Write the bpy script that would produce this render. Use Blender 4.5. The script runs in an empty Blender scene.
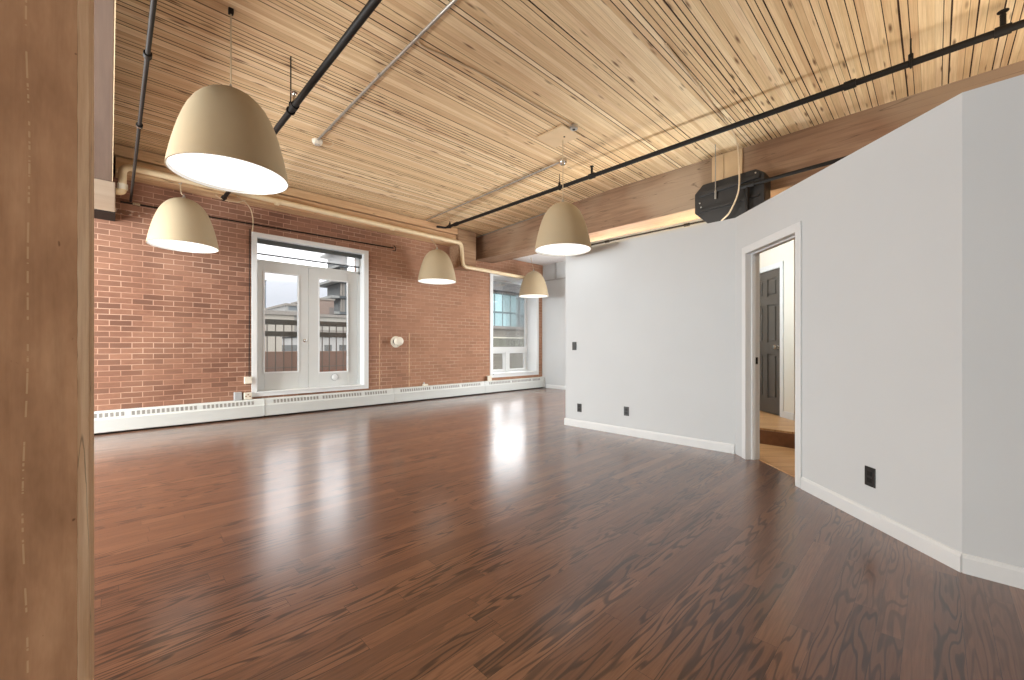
import bpy, bmesh, math, random
from mathutils import Vector, Matrix
random.seed(7)
S = bpy.context.scene
COL = S.collection
PI = math.pi
V = Vector

# ------------------------------------------------------------------ geometry helpers
class G:
    """collects shapes (world coordinates) that become ONE mesh object"""
    def __init__(self): self.v = []; self.f = []
    def add(self, vs, fs, M=None):
        b = len(self.v)
        self.v += [(M @ V(p)) if M else V(p) for p in vs]
        self.f += [tuple(b + i for i in f) for f in fs]
        return self
    def box(self, x0, y0, z0, x1, y1, z1, M=None):
        x0, x1 = min(x0, x1), max(x0, x1); y0, y1 = min(y0, y1), max(y0, y1); z0, z1 = min(z0, z1), max(z0, z1)
        vs = [(x0,y0,z0),(x1,y0,z0),(x1,y1,z0),(x0,y1,z0),(x0,y0,z1),(x1,y0,z1),(x1,y1,z1),(x0,y1,z1)]
        return self.add(vs, [(0,3,2,1),(4,5,6,7),(0,1,5,4),(1,2,6,5),(2,3,7,6),(3,0,4,7)], M)
    def prism(self, pts, axis, a, b, M=None):
        """2-D outline (counter-clockwise seen from +axis) extruded along x, y or z"""
        n = len(pts)
        def P(p, t):
            return {'x': (t, p[0], p[1]), 'y': (p[1], t, p[0]), 'z': (p[0], p[1], t)}[axis]
        vs = [P(p, a) for p in pts] + [P(p, b) for p in pts]
        fs = [tuple(reversed(range(n))), tuple(range(n, 2*n))]
        fs += [(i, (i+1) % n, n + (i+1) % n, n + i) for i in range(n)]
        return self.add(vs, fs, M)
    def tube(self, path, r, n=12, cap=True, M=None):
        path = [V(p) for p in path]
        vs, fs = [], []
        up = None
        for i, p in enumerate(path):
            if i == 0: d = path[1] - p
            elif i == len(path) - 1: d = p - path[i-1]
            else: d = (path[i+1] - p).normalized() + (p - path[i-1]).normalized()
            d.normalize()
            if up is None:
                up = V((0,0,1)) if abs(d.z) < .9 else V((1,0,0))
            a = d.cross(up).normalized(); up = a.cross(d).normalized()
            rr = r[i] if isinstance(r, (list, tuple)) else r
            for k in range(n):
                t = 2*PI*k/n
                vs.append(p + a*(rr*math.cos(t)) + up*(rr*math.sin(t)))
        for i in range(len(path)-1):
            for k in range(n):
                a0 = i*n + k; a1 = i*n + (k+1) % n
                fs.append((a0, a1, a1+n, a0+n))
        if cap:
            fs.append(tuple(reversed(range(n)))); fs.append(tuple(range((len(path)-1)*n, len(path)*n)))
        return self.add(vs, fs, M)
    def lathe(self, prof, c, n=32, M=None):
        """profile (radius, height) turned about the vertical through c"""
        vs, fs = [], []
        m = len(prof)
        for k in range(n):
            t = 2*PI*k/n
            for r, z in prof: vs.append((c[0]+r*math.cos(t), c[1]+r*math.sin(t), c[2]+z))
        for k in range(n):
            k2 = (k+1) % n
            for i in range(m-1): fs.append((k*m+i, k2*m+i, k2*m+i+1, k*m+i+1))
        return self.add(vs, fs, M)
    def build(self, name, mat, parent=None, smooth=False, bevel=0, origin=None):
        off = V((0,0,0))
        if parent is not None:
            q = parent
            while q is not None: off = off + q.location; q = q.parent
        elif origin is not None: off = V(origin)
        me = bpy.data.meshes.new(name)
        me.from_pydata([tuple(p - off) for p in self.v], [], self.f)
        bm = bmesh.new(); bm.from_mesh(me)
        bmesh.ops.remove_doubles(bm, verts=bm.verts, dist=1e-6)
        bmesh.ops.recalc_face_normals(bm, faces=bm.faces)
        bm.to_mesh(me); bm.free()
        me.materials.append(mat)
        if smooth:
            for p in me.polygons: p.use_smooth = True
            try: me.set_sharp_from_angle(angle=math.radians(40))
            except Exception: pass
        o = bpy.data.objects.new(name, me); COL.objects.link(o)
        if parent is not None: o.parent = parent
        elif origin is not None: o.location = off
        if bevel:
            b = o.modifiers.new('edge', 'BEVEL'); b.width = bevel; b.segments = 2; b.limit_method = 'ANGLE'
        return o

def tag(o, label, cat, group=None, kind=None):
    o['label'] = label; o['category'] = cat
    if group: o['group'] = group
    if kind: o['kind'] = kind
    return o
def struct(o): o['kind'] = 'structure'; return o
def thing(name, label, cat, loc, group=None):
    o = bpy.data.objects.new(name, None); COL.objects.link(o); o.location = loc; o.empty_display_size = .1
    return tag(o, label, cat, group)
def dup(root, loc, label=None, scale=None):
    r = root.copy(); COL.objects.link(r); r.location = loc
    if label: r['label'] = label
    if scale: r.scale = (scale,)*3
    for ch in list(root.children):
        c = ch.copy(); COL.objects.link(c); c.parent = r
        for g in ch.children:
            d = g.copy(); COL.objects.link(d); d.parent = c
    return r

def arc_path(pts, r, n=5):
    """polyline with rounded corners"""
    pts = [V(p) for p in pts]; out = [pts[0]]
    for i in range(1, len(pts)-1):
        a, b, c = pts[i-1], pts[i], pts[i+1]
        d0 = (a-b).normalized(); d1 = (c-b).normalized()
        rr = min(r, (a-b).length*.49, (c-b).length*.49)
        p0 = b + d0*rr; p1 = b + d1*rr
        for k in range(n+1):
            t = k/n
            out.append(p0*(1-t)**2 + b*(2*t*(1-t)) + p1*t*t)
    out.append(pts[-1]); return out
def spline(pts, n=8):
    pts = [V(p) for p in pts]; P = [pts[0]] + pts + [pts[-1]]; out = []
    for i in range(1, len(P)-2):
        for k in range(n):
            t = k/n; a, b, c, d = P[i-1], P[i], P[i+1], P[i+2]
            out.append(.5*((2*b) + (c-a)*t + (2*a-5*b+4*c-d)*t*t + (3*b-a-3*c+d)*t**3))
    out.append(pts[-1]); return out

# ------------------------------------------------------------------ materials
def lin(r, g, b):
    f = lambda c: (c/255/12.92) if c/255 <= .04045 else ((c/255+.055)/1.055)**2.4
    return (f(r), f(g), f(b), 1)
class N:
    def __init__(self, name):
        self.m = bpy.data.materials.new(name); self.m.use_nodes = True
        self.t = self.m.node_tree; self.n = self.t.nodes
        self.b = self.n['Principled BSDF']; self.out = self.n['Material Output']
    def __call__(self, kind, **kw):
        nd = self.n.new('ShaderNode' + kind)
        for k, v in kw.items():
            if k.startswith('i_'): 
                key = k[2:]; key = int(key) if key.isdigit() else key.replace('_', ' ')
                self.set(nd.inputs[key], v)
            else: setattr(nd, k, v)
        return nd
    def set(self, sock, v):
        if hasattr(v, 'is_output') or isinstance(v, bpy.types.NodeSocket): self.t.links.new(v, sock)
        elif isinstance(v, bpy.types.Node): self.t.links.new(v.outputs[0], sock)
        else: sock.default_value = v
    def math(self, op, a, b=None, c=None, clamp=False):
        nd = self.n.new('ShaderNodeMath'); nd.operation = op; nd.use_clamp = clamp
        self.set(nd.inputs[0], a)
        if b is not None: self.set(nd.inputs[1], b)
        if c is not None: self.set(nd.inputs[2], c)
        return nd.outputs[0]
    def mix(self, fac, a, b, mode='MIX'):
        nd = self.n.new('ShaderNodeMix'); nd.data_type = 'RGBA'; nd.blend_type = mode
        self.set(nd.inputs[0], fac); self.set(nd.inputs[6], a); self.set(nd.inputs[7], b)
        return nd.outputs[2]
    def ramp(self, fac, stops):
        nd = self.n.new('ShaderNodeValToRGB'); r = nd.color_ramp
        while len(r.elements) < len(stops): r.elements.new(.5)
        for e, (p, c) in zip(r.elements, stops):
            e.position = p; e.color = c if not isinstance(c, (int, float)) else (c, c, c, 1)
        self.set(nd.inputs[0], fac); return nd.outputs[0]
    def noise(self, vec, scale, detail=3, rough=.5, dist=0):
        nd = self('TexNoise', i_Scale=scale, i_Detail=detail, i_Roughness=rough, i_Distortion=dist)
        self.set(nd.inputs['Vector'], vec); return nd.outputs[0]
    def coord(self): return self.n.new('ShaderNodeTexCoord').outputs['Object']
    def xyz(self, v):
        nd = self.n.new('ShaderNodeSeparateXYZ'); self.set(nd.inputs[0], v); return nd.outputs
    def vec(self, x, y, z):
        nd = self.n.new('ShaderNodeCombineXYZ')
        for i, s in enumerate((x, y, z)): self.set(nd.inputs[i], s)
        return nd.outputs[0]
    def scale(self, v, s):
        nd = self.n.new('ShaderNodeMapping'); self.set(nd.inputs[0], v); nd.inputs['Scale'].default_value = s; return nd.outputs[0]
    def white(self, v):
        nd = self.n.new('ShaderNodeTexWhiteNoise'); nd.noise_dimensions = '3D'; self.set(nd.inputs['Vector'], v); return nd.outputs[0]
    def bump(self, h, strength=.3, dist=.01):
        nd = self('Bump', i_Strength=strength, i_Distance=dist, i_Height=h); self.set(self.b.inputs['Normal'], nd.outputs[0])
    def fin(self, color=None, rough=None, metal=None, spec=None):
        if color is not None: self.set(self.b.inputs['Base Color'], color)
        if rough is not None: self.set(self.b.inputs['Roughness'], rough)
        if metal is not None: self.set(self.b.inputs['Metallic'], metal)
        if spec is not None: self.set(self.b.inputs['Specular IOR Level'], spec)
        return self.m

def plain(name, rgb, rough=.5, metal=0, var=.06, scale=6, spec=.5):
    k = N(name); c = lin(*rgb); nz = k.noise(k.coord(), scale, 3)
    lo = tuple(x*(1-var) for x in c[:3]) + (1,); hi = tuple(min(1, x*(1+var)) for x in c[:3]) + (1,)
    return k.fin(k.ramp(nz, [(.3, lo), (.7, hi)]), rough, metal, spec)

def mat_floor():
    k = N('walnut_stained_oak_floor'); x, y, z = k.xyz(k.coord())
    w = .083
    fy = k.math('DIVIDE', y, w); row = k.math('FLOOR', fy); ry = k.math('FRACT', fy)
    off = k.math('MULTIPLY', k.white(k.vec(row, 3.7, 1.2)), 7.0)
    fx = k.math('DIVIDE', k.math('ADD', x, off), 1.15); cx = k.math('FLOOR', fx); rx = k.math('FRACT', fx)
    idv = k.vec(row, cx, 2.0); rnd = k.white(idv); rnd2 = k.white(k.vec(cx, row, 9.1))
    # grain: stretched along the board, shifted per board; cathedral figure on part of the boards
    gx = k.math('ADD', x, k.math('MULTIPLY', rnd, 37.0)); gy = k.math('ADD', y, k.math('MULTIPLY', rnd2, 23.0))
    fine = k.noise(k.vec(k.math('MULTIPLY', gx, 5.0), k.math('MULTIPLY', gy, 130.0), rnd), 1.0, 4, .6)
    soft = k.noise(k.vec(k.math('MULTIPLY', gx, 1.15), k.math('MULTIPLY', gy, 11.0), rnd2), 1.0, 2, .5)
    cath = k.math('SINE', k.math('MULTIPLY', soft, 62.0))
    cath = k.math('MULTIPLY_ADD', cath, .5, .5)
    catm = k.math('MULTIPLY', k.ramp(cath, [(.0, 1.0), (.16, .75), (.40, .0)]), k.ramp(rnd2, [(.25, .15), (.6, .95)]))
    base = k.ramp(rnd, [(0, lin(103, 68, 49)), (.3, lin(113, 76, 55)), (.65, lin(122, 83, 60)), (1, lin(133, 93, 69))])
    c = k.mix(k.math('MULTIPLY', k.ramp(fine, [(.35, 1.0), (.62, .0)]), .38), base, lin(62, 33, 24))
    c = k.mix(k.math('MULTIPLY', catm, .85), c, lin(42, 21, 13))
    seam = k.math('MAXIMUM', k.math('LESS_THAN', ry, .022), k.math('LESS_THAN', rx, .0018))
    c = k.mix(k.math('MULTIPLY', seam, .7), c, lin(40, 22, 17))
    ro = k.math('MULTIPLY_ADD', k.noise(k.coord(), 3.0, 3), .10, .27)
    ro = k.math('MULTIPLY_ADD', fine, .06, ro)
    h = k.math('SUBTRACT', k.math('MULTIPLY', fine, .25), seam)
    h = k.math('ADD', h, k.math('MULTIPLY', k.noise(k.vec(k.math('MULTIPLY', x, .8), k.math('MULTIPLY', y, 9.0), 0), 1.0, 2), 1.3))
    h = k.math('MULTIPLY_ADD', catm, -.2, h)
    k.bump(h, .22, .004)
    k.set(k.b.inputs['Coat Weight'], 1.0); k.set(k.b.inputs['Coat Roughness'], .2)
    k.b.inputs['Coat IOR'].default_value = 1.46
    return k.fin(c, ro, 0, .2)

def mat_deck():
    k = N('raw_fir_ceiling_deck'); x, y, z = k.xyz(k.coord())
    w = .050
    yw = k.math('ADD', y, k.math('MULTIPLY', k.noise(k.vec(k.math('MULTIPLY', x, .2), k.math('MULTIPLY', y, 8.0), 0), 1.0, 1), .014))
    fy = k.math('DIVIDE', yw, w); row = k.math('FLOOR', fy); ry = k.math('FRACT', fy)
    rnd = k.white(k.vec(row, 4.2, 1.0)); rnd2 = k.white(k.vec(2.7, row, 5.0)); rr = k.white(k.vec(row, 0.5, 8.0))
    gx = k.math('ADD', x, k.math('MULTIPLY', rnd, 31.0)); gy = k.math('ADD', y, k.math('MULTIPLY', rnd2, 17.0))
    fine = k.noise(k.vec(k.math('MULTIPLY', gx, 2.2), k.math('MULTIPLY', gy, 80.0), rnd), 1.0, 4, .6)
    blot = k.noise(k.vec(k.math('MULTIPLY', gx, .8), k.math('MULTIPLY', gy, 3.0), rnd2), 1.0, 3, .55)
    base = k.ramp(rnd, [(0, lin(212, 182, 142)), (.4, lin(226, 198, 156)), (.75, lin(235, 210, 170)), (1, lin(243, 222, 186))])
    c = k.mix(k.math('MULTIPLY', k.ramp(fine, [(.38, 1.0), (.6, .0)]), .26), base, lin(158, 112, 72))
    c = k.mix(k.math('MULTIPLY', k.ramp(blot, [(.5, .0), (.7, 1.0)]), .30), c, lin(184, 132, 98))
    # knots, a few of them on most boards
    vor = k('TexVoronoi', i_Scale=1.0, feature='F1'); k.set(vor.inputs['Vector'], k.vec(k.math('MULTIPLY', gx, 2.4), k.math('MULTIPLY', gy, 14.0), rnd))
    kn = k.ramp(vor.outputs['Distance'], [(.07, 1.0), (.22, .0)])
    c = k.mix(k.math('MULTIPLY', k.math('MULTIPLY', kn, k.math('GREATER_THAN', rnd2, .3)), .85), c, lin(92, 54, 32))
    # open joints: every board has one, some much wider and blacker
    wv = k.noise(k.vec(k.math('MULTIPLY', x, .7), row, 0), 1.0, 2)
    wid = k.math('MULTIPLY', k.ramp(rr, [(.0, .05), (.35, .08), (.7, .17), (1, .27)]), k.math('MULTIPLY_ADD', wv, 1.2, .4))
    gap = k.ramp(k.math('DIVIDE', ry, wid), [(.8, 1.0), (1.0, .0)])
    dk = k.ramp(rr, [(.34, .2), (.5, 1.0)])
    c = k.mix(k.math('MULTIPLY', gap, dk), c, lin(52, 32, 20))
    k.bump(k.math('SUBTRACT', k.math('MULTIPLY_ADD', rnd, .5, k.math('MULTIPLY', fine, .3)), k.math('MULTIPLY', gap, 1.2)), .5, .008)
    return k.fin(c, .75, 0, .25)

def mat_timber(name, rgb, dark, axis, sx=1.0, red=None, grey=None, cracks=.6):
    k = N(name); co = k.coord(); x, y, z = k.xyz(co)
    sc = {'x': (1.3, 26, 26), 'y': (26, 1.3, 26), 'z': (26, 26, 1.3)}[axis]
    g = k.noise(k.scale(co, tuple(s*sx for s in sc)), 1.0, 5, .6, .4)
    b = k.noise(k.scale(co, tuple(s*.09*sx if s > 2 else .5*sx for s in sc)), 1.0, 3, .55)
    c = k.ramp(g, [(.3, lin(*dark)), (.62, lin(*rgb))])
    c = k.mix(k.math('MULTIPLY', k.ramp(b, [(.42, 0.0), (.66, 1.0)]), .6), c, lin(*(red or dark)))
    if grey: c = k.mix(k.math('MULTIPLY', k.ramp(k.noise(co, .9, 2), [(.45, 0.0), (.65, 1.0)]), .7), c, lin(*grey))
    ck = k.noise(k.scale(co, tuple(s*.35*sx if s > 2 else .5*sx for s in sc)), 1.0, 2, .4)
    crack = k.ramp(k.math('ABSOLUTE', k.math('SUBTRACT', ck, .5)), [(.0, 1.0), (.006, .0)])
    c = k.mix(k.math('MULTIPLY', crack, cracks), c, lin(*[v*.45 for v in dark]))
    k.bump(k.math('SUBTRACT', g, k.math('MULTIPLY', crack, cracks)), .35, .006)
    return k.fin(c, .8, 0, .25)

def mat_post():
    k = N('weathered_post_face'); co = k.coord(); x, y, z = k.xyz(co)
    g = k.noise(k.scale(co, (30, 30, 2.2)), 1.0, 5, .65, .5)
    b = k.noise(k.scale(co, (16, 16, 5)), 1.0, 4, .65)
    c = k.ramp(b, [(.3, lin(150, 112, 82)), (.5, lin(172, 131, 98)), (.72, lin(190, 150, 115))])
    c = k.mix(k.math('MULTIPLY', k.ramp(g, [(.35, 1.0), (.6, .0)]), .22), c, lin(104, 68, 42))
    # short pale scratches in a vertical line and a few dark dents
    line = k.math('ABSOLUTE', k.math('SUBTRACT', x, k.math('MULTIPLY_ADD', k.noise(k.vec(0, 0, k.math('MULTIPLY', z, 1.6)), 1.0, 1), .03, -.108)))
    dash = k.math('GREATER_THAN', k.noise(k.vec(0, 3, k.math('MULTIPLY', z, 26.0)), 1.0, 3), .5)
    c = k.mix(k.math('MULTIPLY', k.math('MULTIPLY', k.math('LESS_THAN', line, .0011), dash), .45), c, lin(206, 178, 138))
    dent = k.noise(k.scale(co, (60, 60, 45)), 1.0, 2)
    c = k.mix(k.math('MULTIPLY', k.ramp(dent, [(.72, .0), (.76, 1.0)]), .7), c, lin(84, 54, 34))
    k.bump(k.math('ADD', g, b), .25, .004)
    return k.fin(c, .8, 0, .25)

def mat_brick():
    k = N('red_brick_wall'); x, y, z = k.xyz(k.coord())
    wob = k.math('MULTIPLY', k.noise(k.vec(k.math('MULTIPLY', x, 2.0), 0, k.math('MULTIPLY', z, 4.0)), 1.0, 2), .012)
    bt = k('TexBrick', i_Scale=1.0, offset=.5, squash=1.0)
    k.set(bt.inputs['Vector'], k.vec(k.math('ADD', x, wob), k.math('ADD', z, wob), 0))
    bt.inputs['Color1'].default_value = (0, 0, 0, 1); bt.inputs['Color2'].default_value = (1, 1, 1, 1); bt.inputs['Mortar'].default_value = (.5, .5, .5, 1)
    for nm, v in (('Mortar Size', .0055), ('Mortar Smooth', .25), ('Bias', -.12), ('Brick Width', .222), ('Row Height', .0755)): bt.inputs[nm].default_value = v
    fac = bt.outputs['Fac']
    n1 = k.noise(k.vec(k.math('MULTIPLY', x, 14.0), 0, k.math('MULTIPLY', z, 40.0)), 1.0, 4, .6)
    big = k.noise(k.vec(x, 0, z), .9, 2)
    c = k.ramp(bt.outputs['Color'], [(0, lin(116, 84, 69)), (.15, lin(127, 92, 75)), (.6, lin(142, 103, 84)), (1, lin(157, 116, 95))])
    c = k.mix(k.math('MULTIPLY', k.ramp(n1, [(.35, 1.0), (.65, .0)]), .3), c, lin(104, 70, 58))
    c = k.mix(k.math('MULTIPLY', k.ramp(big, [(.42, .0), (.62, 1.0)]), .35), c, lin(168, 128, 106))
    # brighter light towards the second window, painted into the brick colour
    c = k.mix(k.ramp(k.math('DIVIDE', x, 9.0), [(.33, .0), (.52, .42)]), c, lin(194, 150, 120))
    mc = k.mix(k.ramp(k.noise(k.vec(x, 0, z), 2.2, 3), [(.38, .2), (.62, .9)]), lin(164, 116, 94), lin(204, 172, 150))
    c = k.mix(k.math('MULTIPLY', fac, .8), c, mc)
    # mortar scars of a bricked-up opening and the plaster smear high on the left
    s1 = k.math('LESS_THAN', k.math('ABSOLUTE', k.math('SUBTRACT', x, k.math('MULTIPLY_ADD', n1, .02, 3.825))), .012)
    s2 = k.math('LESS_THAN', k.math('ABSOLUTE', k.math('SUBTRACT', x, k.math('MULTIPLY_ADD', n1, .025, 4.488))), .014)
    sc = k.math('MULTIPLY', k.math('MAXIMUM', s1, s2), k.math('LESS_THAN', z, 1.43))
    c = k.mix(k.math('MULTIPLY', sc, k.ramp(k.noise(k.vec(x, 0, z), 9.0, 2), [(.35, .2), (.55, .85)])), c, lin(205, 172, 138))
    sm = k.math('MULTIPLY', k.math('LESS_THAN', k.math('ABSOLUTE', k.math('SUBTRACT', x, .35)), .4), k.math('LESS_THAN', k.math('ABSOLUTE', k.math('SUBTRACT', z, 2.98)), .035))
    c = k.mix(k.math('MULTIPLY', sm, k.ramp(k.noise(k.vec(x, 0, z), 11.0, 3), [(.5, .0), (.58, .8)])), c, lin(196, 178, 162))
    k.bump(k.math('ADD', k.math('MULTIPLY', fac, -1.0), k.math('MULTIPLY', n1, .5)), .55, .008)
    return k.fin(c, .85, 0, .25)

def mat_glass():
    k = N('clear_glass'); k.n.remove(k.b)
    tr = k('BsdfTransparent'); gl = k('BsdfGlossy', i_Roughness=.02); fr = k('Fresnel', i_IOR=1.45)
    mx = k('MixShader'); k.set(mx.inputs[0], k.math('MULTIPLY', fr.outputs[0], .6)); k.set(mx.inputs[1], tr.outputs[0]); k.set(mx.inputs[2], gl.outputs[0])
    k.set(k.out.inputs[0], mx.outputs[0]); return k.m
def mat_screen():
    k = N('sheer_blind_fabric'); k.n.remove(k.b)
    tr = k('BsdfTransparent'); tl = k('BsdfTranslucent'); tl.inputs[0].default_value = (.9, .9, .9, 1)
    mx = k('MixShader', i_0=.35); k.set(mx.inputs[1], tr.outputs[0]); k.set(mx.inputs[2], tl.outputs[0])
    k.set(k.out.inputs[0], mx.outputs[0]); return k.m
def emit(name, rgb, s):
    k = N(name); k.n.remove(k.b); e = k('Emission', i_Strength=s); e.inputs[0].default_value = rgb
    k.set(k.out.inputs[0], e.outputs[0]); return k.m
def mat_oak():
    k = N('light_oak_hall_floor'); co = k.coord(); x, y, z = k.xyz(co)
    rot = k.math('ADD', k.math('MULTIPLY', x, .707), k.math('MULTIPLY', y, -.707))
    u = k.math('MULTIPLY', k.math('ADD', x, y), .707)
    row = k.math('FLOOR', k.math('DIVIDE', u, .12)); rnd = k.white(k.vec(row, 2, 3))
    g = k.noise(k.vec(k.math('MULTIPLY', rot, 2.5), k.math('MULTIPLY', u, 40.0), rnd), 1.0, 4, .6)
    c = k.ramp(g, [(.3, lin(180, 138, 92)), (.7, lin(222, 188, 140))])
    c = k.mix(k.math('MULTIPLY', rnd, .4), c, lin(176, 122, 74))
    c = k.mix(k.math('LESS_THAN', k.math('FRACT', k.math('DIVIDE', u, .12)), .03), c, lin(120, 78, 44))
    return k.fin(c, .35)
def mat_facade(name, wall, win, sx, sz, fx=.6, fz=.55, rough=.8):
    """flat facade colour with rows of windows (their glass darker or bluer)"""
    k = N(name); co = k.coord(); x, y, z = k.xyz(co)
    a = k.math('LESS_THAN', k.math('FRACT', k.math('DIVIDE', k.math('ADD', x, 500), sx)), fx)
    b = k.math('LESS_THAN', k.math('FRACT', k.math('DIVIDE', k.math('ADD', z, 500), sz)), fz)
    nz = k.noise(co, .4, 3)
    c = k.mix(nz, lin(*wall), lin(*[v*.9 for v in wall]))
    cell = k.white(k.vec(k.math('FLOOR', k.math('DIVIDE', k.math('ADD', x, 500), sx)), 0, k.math('FLOOR', k.math('DIVIDE', k.math('ADD', z, 500), sz))))
    g = k.mix(cell, lin(*win), lin(*[min(255, v*1.25) for v in win]))
    c = k.mix(k.math('MULTIPLY', a, b), c, g)
    return k.fin(c, rough)
def mat_siding(name, rgb, dark, pitch, axis='z', rough=.8):
    k = N(name); co = k.coord(); q = k.xyz(co); c0 = q[2] if axis == 'z' else q[0]
    fr = k.math('FRACT', k.math('DIVIDE', k.math('ADD', c0, 100), pitch))
    rw = k.white(k.vec(k.math('FLOOR', k.math('DIVIDE', k.math('ADD', c0, 100), pitch)), 1, 1))
    c = k.mix(rw, lin(*rgb), lin(*[v*.86 for v in rgb]))
    c = k.mix(k.math('LESS_THAN', fr, .12), c, lin(*dark))
    return k.fin(c, rough)

M = dict(
    floor=mat_floor(), deck=mat_deck(), brick=mat_brick(), glass=mat_glass(), screen=mat_screen(), oak=mat_oak(), post=mat_post(),
    post_edge=mat_timber('planed_post_edge', (240, 214, 182), (206, 170, 134), 'z', 2.5, (224, 188, 152)),
    beam=mat_timber('brown_fir_beam', (150, 121, 97), (122, 96, 76), 'y', 1, (126, 92, 72), (164, 143, 120)),
    beam_grey=mat_timber('grey_painted_beam', (104, 87, 76), (92, 76, 66), 'y', .6, (84, 69, 60), None, 0),
    block=mat_timber('grey_bearing_block', (170, 154, 136), (150, 133, 117), 'x', .6, (152, 130, 110), None, 0),
    corbel=mat_timber('bearing_timber', (166, 136, 108), (136, 106, 82), 'x', .8, (142, 104, 80), None, .2),
    ledger=mat_timber('pale_ledger_timber', (214, 182, 142), (180, 142, 104), 'x', .8, (196, 152, 118)),
    white=plain('painted_wall_white', (204, 208, 210), .6, 0, .012, 2, .3),
    trim=plain('white_trim_paint', (220, 223, 224), .4, 0, .015, 3),
    door=plain('door_grey_white', (206, 209, 208), .4, 0, .02, 3),
    heater=plain('heater_enamel', (200, 204, 202), .4, 0, .02, 4),
    slot=plain('heater_slot_grey', (138, 136, 132), .7, 0, .2, 30),
    shade=plain('beige_lamp_shade', (178, 162, 134), .6, 0, .02, 3, .3),
    shade_in=plain('lamp_inside_white', (245, 243, 238), .6),
    glow=emit('lamp_diffuser_glow', (1, .97, .92, 1), 1.45),
    black=plain('black_iron', (26, 22, 19), .6, .0, .15, 20, .25),
    blackbox=plain('black_sheet_steel', (27, 23, 20), .5, 0, .2, 9),
    plate=plain('black_plastic', (40, 41, 41), .4),
    hole=plain('outlet_slot_black', (12, 12, 12), .6),
    steel=plain('galvanised_steel', (176, 172, 166), .35, .7, .1, 20),
    chrome=plain('bright_chrome', (210, 208, 204), .2, 1.0, .05, 10),
    beige=plain('beige_pipe_paint', (224, 204, 168), .5, 0, .04, 8),
    cord=plain('lamp_cord', (190, 170, 140), .6),
    cable=plain('pale_cable', (206, 182, 150), .6),
    offwhite=plain('off_white_plastic', (226, 220, 204), .45),
    ceilwhite=plain('white_soffit_paint', (232, 230, 230), .7, 0, .01),
    greyline=plain('grey_trim', (170, 172, 174), .5),
    cassette=plain('dark_blind_cassette', (74, 78, 76), .6),
    hem=plain('blind_hem_bar', (70, 76, 82), .5),
    darkdoor=plain('charcoal_door_paint', (84, 79, 73), .45, 0, .04, 5),
    hallwall=plain('hall_wall_paint', (224, 222, 212), .6, 0, .02, 2, .3),
    riser=plain('stair_riser_wood', (128, 88, 62), .5, 0, .2, 9),
    rail=plain('dark_railing_wood', (72, 72, 66), .7, 0, .15, 9),
    baluster=plain('dark_baluster_metal', (92, 86, 78), .6),
    parapet=mat_siding('brown_brick_parapet', (132, 106, 92), (116, 92, 78), .5, 'z'),
    deckb=plain('balcony_concrete', (120, 114, 107), .8),
    patch=plain('plywood_plate', (208, 180, 142), .7, 0, .05, 6),
)

# ------------------------------------------------------------------ camera
HY, F, H = 346.5, 412.0, 1.15
A = math.radians(44.3); s_, c_ = math.sin(A), math.cos(A)
cam = bpy.data.cameras.new('camera'); co = bpy.data.objects.new('camera', cam); COL.objects.link(co)
co.location = (0, 0, H); co.rotation_euler = (PI/2, 0, -A)
cam.sensor_width = 36; cam.lens = F/1024*36; cam.shift_y = (HY-340)/1024; cam.clip_start = .02; cam.clip_end = 600
S.camera = co
def at_y(px, py, Y):      # point of the far outdoors seen in that direction at depth Y
    u = (px-512)/F; t = Y/(c_ - s_*u)
    return V(((s_ + c_*u)*t, Y, H + (HY-py)/F*t))

# ------------------------------------------------------------------ the shell
YB, YO = 7.70, 8.15                         # inner and outer face of the brick wall
XL, YF, XR, ZC = -3.0, -3.2, 8.70, 3.90
def zc(y): return 3.90 - .035*max(0, y-4)     # underside of the deck
struct(G().box(XL-.2, YF-.2, -.15, XR+.2, YB+.02, 0).build('floor', M['floor']))
g = G(); g.prism([(YF-.2, zc(0)), (4, zc(4)), (YO, zc(YO)), (YO, 4.2), (YF-.2, 4.2)], 'x', XL-.2, XR+.2)
struct(g.build('ceiling', M['deck']))
# brick wall with a french-door opening and a window opening
D0, D1, DZ0, DZ1 = 1.70, 3.52, .40, 2.94
W0, W1, WZ0, WZ1 = 6.83, 8.45, .46, 2.93
g = G()
g.box(XL-.2, YB, 0, D0, YO, 4.1); g.box(D1, YB, 0, W0, YO, 4.1); g.box(W1, YB, 0, XR+.2, YO, 4.1)
g.box(D0, YB, 0, D1, YO, DZ0); g.box(D0, YB, DZ1, D1, YO, 4.1); g.box(W0, YB, 0, W1, YO, WZ0); g.box(W0, YB, WZ1, W1, YO, 4.1)
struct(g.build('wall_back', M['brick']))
# unseen sides of the room: left and front walls with openings added for fill lights
g = G(); g.box(XL-.2, YF, 0, XL, 5.0, 4.0); g.box(XL-.2, 7.5, 0, XL, YB, 4.0); g.box(XL-.2, 5.0, 0, XL, 7.5, .6); g.box(XL-.2, 5.0, 3.2, XL, 7.5, 4.0)
struct(g.build('wall_left', M['white']))
g = G(); g.box(XL-.2, YF-.2, 0, -2.9, YF, 4.0); g.box(-1.5, YF-.2, 0, XR+.2, YF, 4.0); g.box(-2.9, YF-.2, 0, -1.5, YF, .8); g.box(-2.9, YF-.2, 3.0, -1.5, YF, 4.0)
struct(g.build('wall_front', M['white']))

# free-standing white partition: far leaf (A), angled leaf with doorway (B), near leaf (C)
AX, AY0, AY1, TH = 4.80, 1.49, 3.79, .12
P0 = V((4.80, 1.49, 0)); P1 = V((3.11, -.10, 0))
dB = (P1-P0).normalized(); nB = V((-dB.y, dB.x, 0)); LB = (P1-P0).length
MB = Matrix(((dB.x, nB.x, 0, P0.x), (dB.y, nB.y, 0, P0.y), (0, 0, 1, 0), (0, 0, 0, 1)))
ZA, ZB = 2.53, 2.445
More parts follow.
